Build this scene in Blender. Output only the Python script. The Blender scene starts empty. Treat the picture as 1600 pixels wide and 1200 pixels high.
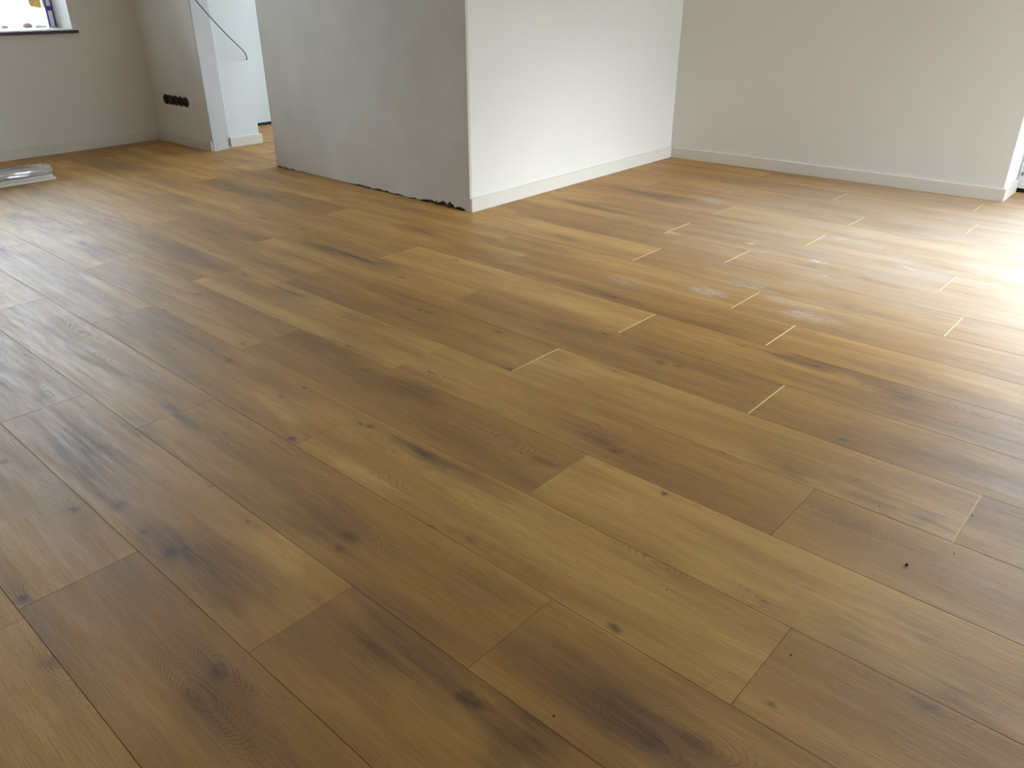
import bpy, bmesh, math, random
from mathutils import Vector, Matrix, noise as mnoise

# ---------------------------------------------------------------- camera
H = 1.027                                   # eye height, metres
C = bpy.context.scene.collection
scene = bpy.context.scene
PITCH, ROLL = 0.466318, -0.001622
HX = Vector((0.745260, 0.666774, 0.0))      # right
HF = Vector((-0.666774, 0.745260, 0.0))     # level forward
fw = HF * math.cos(PITCH) - Vector((0, 0, math.sin(PITCH)))
up0 = HX.cross(fw)
rt = HX * math.cos(ROLL) + up0 * math.sin(ROLL)
up = -HX * math.sin(ROLL) + up0 * math.cos(ROLL)
cam = bpy.data.cameras.new('camera')
cam.sensor_width = 36.0
cam.lens = 1218.5 / 1600 * 36.0
cam.clip_start = 0.02
camo = bpy.data.objects.new('camera', cam); C.objects.link(camo)
camo.matrix_world = Matrix(((rt.x, up.x, -fw.x, 0), (rt.y, up.y, -fw.y, 0), (rt.z, up.z, -fw.z, H), (0, 0, 0, 1)))
scene.camera = camo

# ---------------------------------------------------------------- world, light, exposure
SKY = (0.76, 0.92, 1.07)
SKY_STRENGTH = 26.0
w = bpy.data.worlds.new('overcast_sky'); scene.world = w
w.use_nodes = True
bg = w.node_tree.nodes['Background']
bg.inputs[0].default_value = (*SKY, 1)
# overcast sky: luminance grows from the horizon to the zenith
_t = w.node_tree; _c = _t.nodes.new('ShaderNodeTexCoord'); _s = _t.nodes.new('ShaderNodeSeparateXYZ')
_m = _t.nodes.new('ShaderNodeMapRange'); _t.links.new(_c.outputs['Generated'], _s.inputs[0]); _t.links.new(_s.outputs[2], _m.inputs[0])
_m.inputs[1].default_value = 0.; _m.inputs[2].default_value = 1.; _m.inputs[3].default_value = SKY_STRENGTH * .32; _m.inputs[4].default_value = SKY_STRENGTH
_t.links.new(_m.outputs[0], bg.inputs[1])
vs = scene.view_settings
vs.view_transform = 'Standard'; vs.look = 'None'; vs.gamma = 1.0; vs.use_curve_mapping = False
vs.exposure = 0.0
scene.cycles.max_bounces = 10; scene.cycles.diffuse_bounces = 6
scene.cycles.sample_clamp_indirect = 8.0
scene.cycles.use_denoising = True

SUN_EL, SUN_AZ = math.radians(29), math.radians(2)      # assumed hazy sun from the right, nearly square to the added right hand window
L = bpy.data.lights.new('hazy_sun', 'SUN'); L.energy = 12.5; L.angle = math.radians(30); L.color = (.88, .97, 1.03)
so = bpy.data.objects.new('hazy_sun', L); C.objects.link(so)
sd = Vector((math.cos(SUN_EL) * math.cos(SUN_AZ), math.cos(SUN_EL) * math.sin(SUN_AZ), math.sin(SUN_EL)))
so.rotation_euler = sd.to_track_quat('Z', 'Y').to_euler()

def portal(name, loc, normal, sx, sy):
    L = bpy.data.lights.new(name, 'AREA'); L.shape = 'RECTANGLE'; L.size = sx; L.size_y = sy
    L.cycles.is_portal = True
    o = bpy.data.objects.new(name, L); C.objects.link(o)
    n = Vector(normal).normalized()
    z = -n; x = Vector((0, 0, 1)).cross(z).normalized(); y = z.cross(x)
    o.matrix_world = Matrix(((x.x, y.x, z.x, loc[0]), (x.y, y.y, z.y, loc[1]), (x.z, y.z, z.z, loc[2]), (0, 0, 0, 1)))
    return o
ROOM_XR, ROOM_YF, CEIL = 2.3, -2.4, 2.55
DOOR = (-0.845, 2.1, 0.0, 2.4)            # x0, x1, z0, z1 in the plane y = 5.24
ADDED_WIN2 = (2.9, 4.7, 0.3, 2.45)              # y0, y1, z0, z1 in the right hand wall, unseen window added to light the middle wall
WIN1 = (0.7, 2.392, 0.80, 2.45)           # y0, y1, z0, z1 in the left wall
ADDED_WINH = (-5.6, -3.2, 0.05, 2.4)              # unseen hall end window, added to light the pier end
portal('portal_door', ((DOOR[0] + DOOR[1]) / 2, 5.5, 1.12), (0, -1, 0), DOOR[1] - DOOR[0], 2.25)
portal('portal_added_right', (ROOM_XR + .3, (ADDED_WIN2[0] + ADDED_WIN2[1]) / 2, (ADDED_WIN2[2] + ADDED_WIN2[3]) / 2), (-1, 0, 0), ADDED_WIN2[1] - ADDED_WIN2[0], ADDED_WIN2[3] - ADDED_WIN2[2])
portal('portal_window_left', (-6.6, (WIN1[0] + WIN1[1]) / 2, (WIN1[2] + WIN1[3]) / 2), (1, 0, 0), WIN1[1] - WIN1[0], WIN1[3] - WIN1[2])
portal('portal_added_hall', ((ADDED_WINH[0] + ADDED_WINH[1]) / 2, 5.85, 1.25), (0, -1, 0), 2.4, 2.4)

# ---------------------------------------------------------------- materials
def srgb(r, g, b):
    f = lambda c: (c / 255 / 12.92) if c / 255 <= 0.04045 else ((c / 255 + 0.055) / 1.055) ** 2.4
    return (f(r), f(g), f(b), 1)

class NT:
    def __init__(s, tree): s.t = tree
    def n(s, typ, **kw):
        nd = s.t.nodes.new(typ)
        for k, v in kw.items(): setattr(nd, k, v)
        return nd
    def put(s, sock, v):
        if isinstance(v, bpy.types.NodeSocket): s.t.links.new(v, sock)
        elif v is not None: sock.default_value = v
    def m(s, op, a, b=None, c=None, clamp=False):
        nd = s.n('ShaderNodeMath', operation=op); nd.use_clamp = clamp
        s.put(nd.inputs[0], a); s.put(nd.inputs[1], b)
        if c is not None: s.put(nd.inputs[2], c)
        return nd.outputs[0]
    def v(s, op, a, b=None, c=None):
        nd = s.n('ShaderNodeVectorMath', operation=op)
        s.put(nd.inputs[0], a); s.put(nd.inputs[1], b)
        if c is not None: s.put(nd.inputs[2], c)
        return nd.outputs['Value' if op in ('LENGTH', 'DOT_PRODUCT') else 'Vector']
    def noise(s, vec, scale, detail=3, rough=.5):
        nd = s.n('ShaderNodeTexNoise'); s.put(nd.inputs['Vector'], vec)
        nd.inputs['Scale'].default_value = scale; nd.inputs['Detail'].default_value = detail; nd.inputs['Roughness'].default_value = rough
        return nd.outputs[0]
    def rng(s, x, a, b, c=0., d=1., smooth=False):
        nd = s.n('ShaderNodeMapRange'); nd.interpolation_type = 'SMOOTHSTEP' if smooth else 'LINEAR'
        for i, q in enumerate((x, a, b, c, d)): s.put(nd.inputs[i], q)
        return nd.outputs[0]
    def mix(s, f, a, b, mode='MIX'):
        nd = s.n('ShaderNodeMix', data_type='RGBA', blend_type=mode)
        s.put(nd.inputs[0], f); s.put(nd.inputs[6], a); s.put(nd.inputs[7], b)
        return nd.outputs[2]

def new_mat(name):
    m = bpy.data.materials.new(name); m.use_nodes = True
    m.node_tree.nodes.clear()
    return m, NT(m.node_tree)

def finish(k, shader):
    o = k.n('ShaderNodeOutputMaterial'); k.t.links.new(shader, o.inputs[0])

def simple(name, col, rough=.5, metal=0., spec=.5, var=.04, vscale=3., bump=0., bscale=60., emit=None):
    m, k = new_mat(name)
    b = k.n('ShaderNodeBsdfPrincipled')
    pos = k.n('ShaderNodeNewGeometry').outputs['Position']
    n = k.noise(pos, vscale, 4)
    c2 = tuple(x * (1 - var * 3) for x in col[:3]) + (1,)
    k.put(b.inputs['Base Color'], k.mix(k.rng(n, .3, .7), col, c2) if var else col)
    b.inputs['Roughness'].default_value = rough; b.inputs['Metallic'].default_value = metal
    b.inputs['Specular IOR Level'].default_value = spec
    if bump:
        bn = k.n('ShaderNodeBump'); bn.inputs['Strength'].default_value = bump; bn.inputs['Distance'].default_value = .002
        k.put(bn.inputs['Height'], k.noise(pos, bscale, 4)); k.put(b.inputs['Normal'], bn.outputs[0])
    finish(k, b.outputs[0])
    return m

M_PAINT = simple('wall_paint', srgb(230, 226, 219), .75, var=.012, vscale=1.2, bump=.25, bscale=90)
M_PLASTER = simple('bare_plaster', srgb(212, 206, 196), .85, var=.04, vscale=3.2, bump=.5, bscale=45)
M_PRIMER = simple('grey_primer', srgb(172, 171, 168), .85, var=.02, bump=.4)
M_HALL = simple('hall_paint', srgb(222, 229, 233), .7, var=.01)
M_CEIL = simple('ceiling_paint', srgb(178, 174, 166), .85, var=.01)
M_SKIRT = simple('skirting_lacquer', srgb(222, 218, 208), .38, var=.008)
M_RUBBLE = simple('brick_rubble', srgb(96, 74, 54), .95, var=.2, vscale=40, bump=1., bscale=120)
M_DARK = simple('subfloor', srgb(60, 42, 26), .9, var=.1)
M_BLACK = simple('black_plastic', srgb(14, 14, 15), .45, var=0.)
M_CONTACT = simple('socket_contact', srgb(70, 68, 66), .4, metal=.6, var=0.)
M_GREYM = simple('galvanised_metal', srgb(150, 150, 148), .4, metal=.8, var=.03)
M_FRAME = simple('white_upvc', srgb(232, 234, 238), .3, var=.0)
M_PURPLE = simple('violet_protective_film', srgb(74, 38, 128), .35, var=.05, vscale=20)
M_SILL = simple('dark_sill_edge', srgb(70, 32, 62), .4, var=.1, vscale=8)
M_SILLTOP = simple('white_sill_board', srgb(228, 226, 230), .35, var=.0)
M_CABLE = simple('grey_cable', srgb(98, 100, 98), .45, var=.03)
M_YELLOW = simple('yellow_card', srgb(160, 126, 52), .8, var=.05, vscale=15)
M_CREAM = simple('lit_edge_cream', srgb(238, 212, 158), .7, var=.0)  # light caught by plank ends near the door, painted as cream
M_CONC = simple('pale_paving', srgb(200, 198, 192), .9, var=.04, bump=.3)
M_STONE_B = simple('brown_pebble', srgb(92, 74, 60), .9, var=.1, vscale=60)
M_STONE_G = simple('green_grey_pebble', srgb(84, 98, 84), .9, var=.1, vscale=60)

def glass(name):
    m, k = new_mat(name)
    tr = k.n('ShaderNodeBsdfTransparent'); tr.inputs[0].default_value = (.95, .95, .95, 1)
    gl = k.n('ShaderNodeBsdfGlossy'); gl.inputs['Roughness'].default_value = .02
    fr = k.n('ShaderNodeFresnel'); fr.inputs[0].default_value = 1.45
    mx = k.n('ShaderNodeMixShader'); k.put(mx.inputs[0], fr.outputs[0]); k.put(mx.inputs[1], tr.outputs[0]); k.put(mx.inputs[2], gl.outputs[0])
    finish(k, mx.outputs[0]); return m
M_GLASS = glass('window_glass')

def film(name):
    m, k = new_mat(name)
    pos = k.n('ShaderNodeNewGeometry').outputs['Position']
    tr = k.n('ShaderNodeBsdfTransparent'); tr.inputs[0].default_value = (.92, .92, .90, 1)
    gl = k.n('ShaderNodeBsdfGlossy'); gl.inputs['Roughness'].default_value = .10
    df = k.n('ShaderNodeBsdfDiffuse'); df.inputs[0].default_value = (.8, .8, .78, 1)
    bn = k.n('ShaderNodeBump'); bn.inputs['Strength'].default_value = .7; bn.inputs['Distance'].default_value = .008
    k.put(bn.inputs['Height'], k.noise(k.v('MULTIPLY', pos, (60, 6, 60)), 1., 2)); k.put(gl.inputs['Normal'], bn.outputs[0])
    lw = k.n('ShaderNodeLayerWeight'); lw.inputs[0].default_value = .35; k.put(lw.inputs['Normal'], bn.outputs[0])
    m0 = k.n('ShaderNodeMixShader'); m0.inputs[0].default_value = .30; k.put(m0.inputs[1], tr.outputs[0]); k.put(m0.inputs[2], df.outputs[0])
    mx = k.n('ShaderNodeMixShader'); k.put(mx.inputs[0], k.m('ADD', k.m('MULTIPLY', lw.outputs[0], .7), .18, clamp=True))
    k.put(mx.inputs[1], m0.outputs[0]); k.put(mx.inputs[2], gl.outputs[0])
    finish(k, mx.outputs[0]); return m
M_FILM = film('clear_packing_film')

# ---- wood: one shared core group, one blob group; planks that show a knot or streak add their own blobs
def make_blob_group():
    g = bpy.data.node_groups.new('figure_spot', 'ShaderNodeTree')
    for nm, ty in (('Vector', 'NodeSocketVector'), ('Centre', 'NodeSocketVector'), ('InvSize', 'NodeSocketVector'), ('Slope', 'NodeSocketFloat'), ('Power', 'NodeSocketFloat')):
        g.interface.new_socket(nm, in_out='INPUT', socket_type=ty)
    g.interface.new_socket('Value', in_out='OUTPUT', socket_type='NodeSocketFloat')
    k = NT(g); i = k.n('NodeGroupInput'); o = k.n('NodeGroupOutput')
    d = k.v('SUBTRACT', i.outputs['Vector'], i.outputs['Centre'])
    sp = k.n('ShaderNodeSeparateXYZ'); k.put(sp.inputs[0], d)
    cb = k.n('ShaderNodeCombineXYZ'); k.put(cb.inputs[0], sp.outputs[0])
    k.put(cb.inputs[1], k.m('SUBTRACT', sp.outputs[1], k.m('MULTIPLY', sp.outputs[0], i.outputs['Slope'])))
    r = k.v('LENGTH', k.v('MULTIPLY', cb.outputs[0], i.outputs['InvSize']))
    s = k.rng(r, 0., 1., 1., 0., True)
    k.put(o.inputs[0], k.m('MULTIPLY', s, i.outputs['Power']))
    return g
G_SPOT = make_blob_group()

WOOD_LIGHT, WOOD_MID, WOOD_DEEP = srgb(208, 162, 86), srgb(174, 127, 58), srgb(126, 87, 40)
def make_wood_group():
    g = bpy.data.node_groups.new('oak_core', 'ShaderNodeTree')
    for nm, ty in (('Vector', 'NodeSocketVector'), ('Seed', 'NodeSocketFloat'), ('Tone', 'NodeSocketFloat'), ('Dark', 'NodeSocketFloat'), ('Light', 'NodeSocketFloat'),
                   ('Knot', 'NodeSocketFloat'), ('Swirl', 'NodeSocketFloat'), ('Dust', 'NodeSocketFloat')):
        g.interface.new_socket(nm, in_out='INPUT', socket_type=ty)
    g.interface.new_socket('BSDF', in_out='OUTPUT', socket_type='NodeSocketShader')
    k = NT(g); i = k.n('NodeGroupInput'); o = k.n('NodeGroupOutput')
    seed = i.outputs['Seed']
    cb = k.n('ShaderNodeCombineXYZ')
    k.put(cb.inputs[0], k.m('MULTIPLY', seed, 13.7)); k.put(cb.inputs[1], k.m('MULTIPLY', seed, 5.3)); k.put(cb.inputs[2], k.m('MULTIPLY', seed, 9.1))
    P = k.v('ADD', i.outputs['Vector'], cb.outputs[0])
    broad = k.noise(k.v('MULTIPLY', P, (1.1, 9., 1.)), 1., 3, .55)
    mid = k.noise(k.v('MULTIPLY', P, (4., 55., 1.)), 1., 4, .6)
    fine = k.noise(k.v('MULTIPLY', P, (14., 420., 1.)), 1., 3, .6)
    pore = k.noise(k.v('MULTIPLY', P, (30., 700., 1.)), 1., 1, .5)
    sp = k.n('ShaderNodeSeparateXYZ'); k.put(sp.inputs[0], P)
    warp = k.noise(k.v('MULTIPLY', P, (2.2, 9., 1.)), 1., 3, .5)
    field = k.m('ADD', k.m('ADD', sp.outputs[1], k.m('MULTIPLY', warp, .16)), k.m('MULTIPLY', i.outputs['Swirl'], .085))
    ring = k.m('SINE', k.m('MULTIPLY', field, 2 * math.pi / .0075))
    cath = k.rng(k.noise(k.v('MULTIPLY', P, (1.4, 5., 1.)), 1., 1), .52, .68, 0., .45)
    rmask = k.m('MULTIPLY', k.m('ADD', k.rng(i.outputs['Swirl'], 0., .45, .06, 1.), cath), k.rng(mid, .35, .65, .3, 1.))
    ringd = k.m('MULTIPLY', k.rng(ring, .2, 1., 0., 1.), rmask)
    t = k.m('ADD', k.rng(broad, .3, .7, -.5, .5), i.outputs['Tone'])
    t = k.m('ADD', t, k.rng(mid, .25, .75, -.13, .13))
    t = k.m('SUBTRACT', t, k.m('MULTIPLY', i.outputs['Light'], 1.1))
    ramp = k.n('ShaderNodeValToRGB'); cr = ramp.color_ramp
    cr.elements[0].position = .0; cr.elements[0].color = WOOD_LIGHT
    cr.elements[1].position = 1.; cr.elements[1].color = WOOD_DEEP
    e = cr.elements.new(.45); e.color = WOOD_MID
    k.put(ramp.inputs[0], k.m('ADD', k.m('MULTIPLY', t, .55), .42))
    col = ramp.outputs[0]
    # dark mineral streaks, one with floor shading painted in, follow the fibre
    dk = k.m('MULTIPLY', i.outputs['Dark'], k.rng(mid, .3, .62, .45, 1.1))
    col = k.mix(k.m('MULTIPLY', dk, 1.0, clamp=True), col, srgb(98, 67, 34))
    col = k.mix(k.m('MULTIPLY', k.rng(fine, .46, .70), .22), col, srgb(108, 74, 44))
    col = k.mix(k.m('MULTIPLY', k.rng(fine, .5, .28), .10), col, srgb(226, 190, 140))
    col = k.mix(k.m('MULTIPLY', k.rng(pore, .62, .72), .25), col, srgb(86, 58, 34))
    col = k.mix(k.m('MULTIPLY', ringd, .58, clamp=True), col, srgb(104, 70, 42))
    col = k.mix(k.m('MULTIPLY', i.outputs['Knot'], 1.0, clamp=True), col, srgb(82, 54, 30))
    pos = k.n('ShaderNodeNewGeometry').outputs['Position']
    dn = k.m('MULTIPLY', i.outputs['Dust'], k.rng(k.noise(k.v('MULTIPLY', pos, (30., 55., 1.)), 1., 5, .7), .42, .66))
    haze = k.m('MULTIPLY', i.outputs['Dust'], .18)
    # pale haze by the door: thin building dust plus glare painted into the colour
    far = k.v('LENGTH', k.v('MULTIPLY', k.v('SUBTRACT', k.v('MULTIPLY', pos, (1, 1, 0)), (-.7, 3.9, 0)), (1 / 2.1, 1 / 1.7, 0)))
    glare_dust = k.m('MULTIPLY', k.rng(far, .25, 1., 1., 0., True), k.rng(k.noise(k.v('MULTIPLY', pos, (3., 9., 1.)), 1., 4, .6), .25, .7, .20, .46))
    haze = k.m('ADD', haze, glare_dust)
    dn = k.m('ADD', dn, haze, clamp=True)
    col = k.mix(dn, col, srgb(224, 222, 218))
    b = k.n('ShaderNodeBsdfPrincipled')
    k.put(b.inputs['Base Color'], col)
    k.put(b.inputs['Roughness'], k.m('ADD', k.rng(mid, .3, .7, .45, .58), k.m('MULTIPLY', dn, .3)))
    b.inputs['Specular IOR Level'].default_value = .58
    bn = k.n('ShaderNodeBump'); bn.inputs['Strength'].default_value = .45; bn.inputs['Distance'].default_value = .0012
    hh = k.m('SUBTRACT', k.m('MULTIPLY', fine, .8), k.m('ADD', k.m('MULTIPLY', ringd, .5), k.rng(pore, .6, .72, 0., .5)))
    k.put(bn.inputs['Height'], hh); k.put(b.inputs['Normal'], bn.outputs[0])
    k.put(o.inputs[0], b.outputs[0])
    return g
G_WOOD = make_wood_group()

def wood_material(name, spots, origin):
    m, k = new_mat(name)
    g = k.n('ShaderNodeGroup'); g.node_tree = G_WOOD
    vec = k.n('ShaderNodeTexCoord').outputs['Object']
    k.put(g.inputs['Vector'], vec)
    for sock, attr in (('Seed', 'seed'), ('Tone', 'tone')):
        a = k.n('ShaderNodeAttribute'); a.attribute_type = 'OBJECT'; a.attribute_name = attr
        k.put(g.inputs[sock], a.outputs['Fac'])
    acc = {'Dark': [], 'Light': [], 'Knot': [], 'Swirl': [], 'Dust': []}
    if spots:
        wn = k.n('ShaderNodeTexNoise'); k.put(wn.inputs['Vector'], k.v('MULTIPLY', vec, (7., 28., 1.))); wn.inputs['Scale'].default_value = 1.; wn.inputs['Detail'].default_value = 2.
        big = k.v('ADD', vec, k.v('MULTIPLY', k.v('SUBTRACT', wn.outputs['Color'], (.5, .5, .5)), (.20, .05, 0.)))
        wn2 = k.n('ShaderNodeTexNoise'); k.put(wn2.inputs['Vector'], k.v('MULTIPLY', vec, (40., 60., 1.))); wn2.inputs['Scale'].default_value = 1.
        small = k.v('ADD', vec, k.v('MULTIPLY', k.v('SUBTRACT', wn2.outputs['Color'], (.5, .5, .5)), (.03, .016, 0.)))
    for s in spots:
        kind, cx, cy, sx, sy, sl, st, sw = s
        def spot(v, ax, ay, pw):
            q = k.n('ShaderNodeGroup'); q.node_tree = G_SPOT
            k.put(q.inputs['Vector'], v); q.inputs['Centre'].default_value = (cx - origin[0], cy - origin[1], 0)
            q.inputs['InvSize'].default_value = (1 / ax, 1 / ay, 0); q.inputs['Slope'].default_value = sl; q.inputs['Power'].default_value = pw
            return q.outputs[0]
        if kind == 0: acc['Dark' if st > 0 else 'Light'].append(spot(big, sx, sy, abs(st) * 1.3))
        elif kind == 2: acc['Dust'].append(spot(big, sx, sy, st))
        else:
            if st > .12:
                acc['Knot'].append(spot(small, sx * .8, sy * .8, st * .95))
                acc['Dark'].append(spot(big, sx * 2.6 + .03, sy * 1.6, st * .16))
            if sw > 0:
                acc['Swirl'].append(spot(vec, sx * 2.4 + .05, sy * 1.2 + .015, sw))
    for nm, L in acc.items():
        if L:
            t = L[0]
            for q in L[1:]: t = k.m('MAXIMUM', t, q) if nm != 'Dark' else k.m('ADD', t, q)
            k.put(g.inputs[nm], t)
        else: g.inputs[nm].default_value = 0.
    finish(k, g.outputs[0])
    return m

# ---------------------------------------------------------------- mesh helpers
def link(name, bm, mat, parent=None, kind=None, label=None, cat=None, group=None, loc=None, smooth=False):
    me = bpy.data.meshes.new(name); bmesh.ops.recalc_face_normals(bm, faces=bm.faces[:]); bm.to_mesh(me); bm.free()
    for q in (mat if isinstance(mat, (list, tuple)) else [mat]): me.materials.append(q)
    if smooth:
        for p in me.polygons: p.use_smooth = True
    o = bpy.data.objects.new(name, me); C.objects.link(o)
    if loc: o.location = loc
    if parent: o.parent = parent
    if kind: o['kind'] = kind
    if label: o['label'] = label
    if cat: o['category'] = cat
    if group: o['group'] = group
    return o

def prism(bm, pts, z0, z1, bevel=0., mi=0):
    """upright prism over a plan polygon"""
    b = [bm.verts.new((p[0], p[1], z0)) for p in pts]; t = [bm.verts.new((p[0], p[1], z1)) for p in pts]
    fs = [bm.faces.new(b[::-1]), bm.faces.new(t)]
    n = len(pts)
    for i in range(n): fs.append(bm.faces.new((b[i], b[(i + 1) % n], t[(i + 1) % n], t[i])))
    for f in fs: f.material_index = mi
    if bevel:
        es = {e for f in fs for e in f.edges}
        bmesh.ops.bevel(bm, geom=list(es), offset=bevel, segments=2, affect='EDGES')
    return fs

def box(bm, x0, x1, y0, y1, z0, z1, bevel=0., mi=0):
    return prism(bm, [(x0, y0), (x1, y0), (x1, y1), (x0, y1)], z0, z1, bevel, mi)

def tube(bm, pts, r, seg=10):
    rings = []
    for i, p in enumerate(pts):
        p = Vector(p); a = Vector(pts[max(i - 1, 0)]); b = Vector(pts[min(i + 1, len(pts) - 1)])
        d = (b - a).normalized(); u = d.orthogonal().normalized() if not rings else (u - d * u.dot(d)).normalized()
        v = d.cross(u)
        rings.append([bm.verts.new(p + (u * math.cos(2 * math.pi * j / seg) + v * math.sin(2 * math.pi * j / seg)) * r) for j in range(seg)])
    for a, b in zip(rings, rings[1:]):
        for j in range(seg): bm.faces.new((a[j], a[(j + 1) % seg], b[(j + 1) % seg], b[j]))
    bm.faces.new(rings[0][::-1]); bm.faces.new(rings[-1])

# ---------------------------------------------------------------- plan of the walls (metres, camera foot at 0,0, planks along x)
A0, A1 = (-5.99, ROOM_YF), (-6.245, 2.868)        # left wall line, face
N0, N1 = (-6.245, 2.868), (-5.440, 2.871)          # niche wall with the sockets
PR = (-5.505, 3.040)                                # fold on the pier end
PE = (-5.510, 3.292)                                # end of the pier
C0, C1 = (-4.642, 2.871), (-2.845, 2.857)          # bare plaster wall
C2 = (-2.880, 4.868)                                # inner corner
R1 = (-0.845, 4.938)                                # outer corner by the door
R2 = (-0.847, 5.240)

def left_x(y): return A0[0] + (A1[0] - A0[0]) * (y - A0[1]) / (A1[1] - A0[1])

# floor: sub floor slab with every plank as a part
bm = bmesh.new()
box(bm, -6.8, ROOM_XR + .3, ROOM_YF - .3, 7.0, -.14, -.006)
floor = link('floor', bm, M_DARK, kind='structure')
floor['label'] = 'oak look plank floor running across the whole room'

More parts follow.
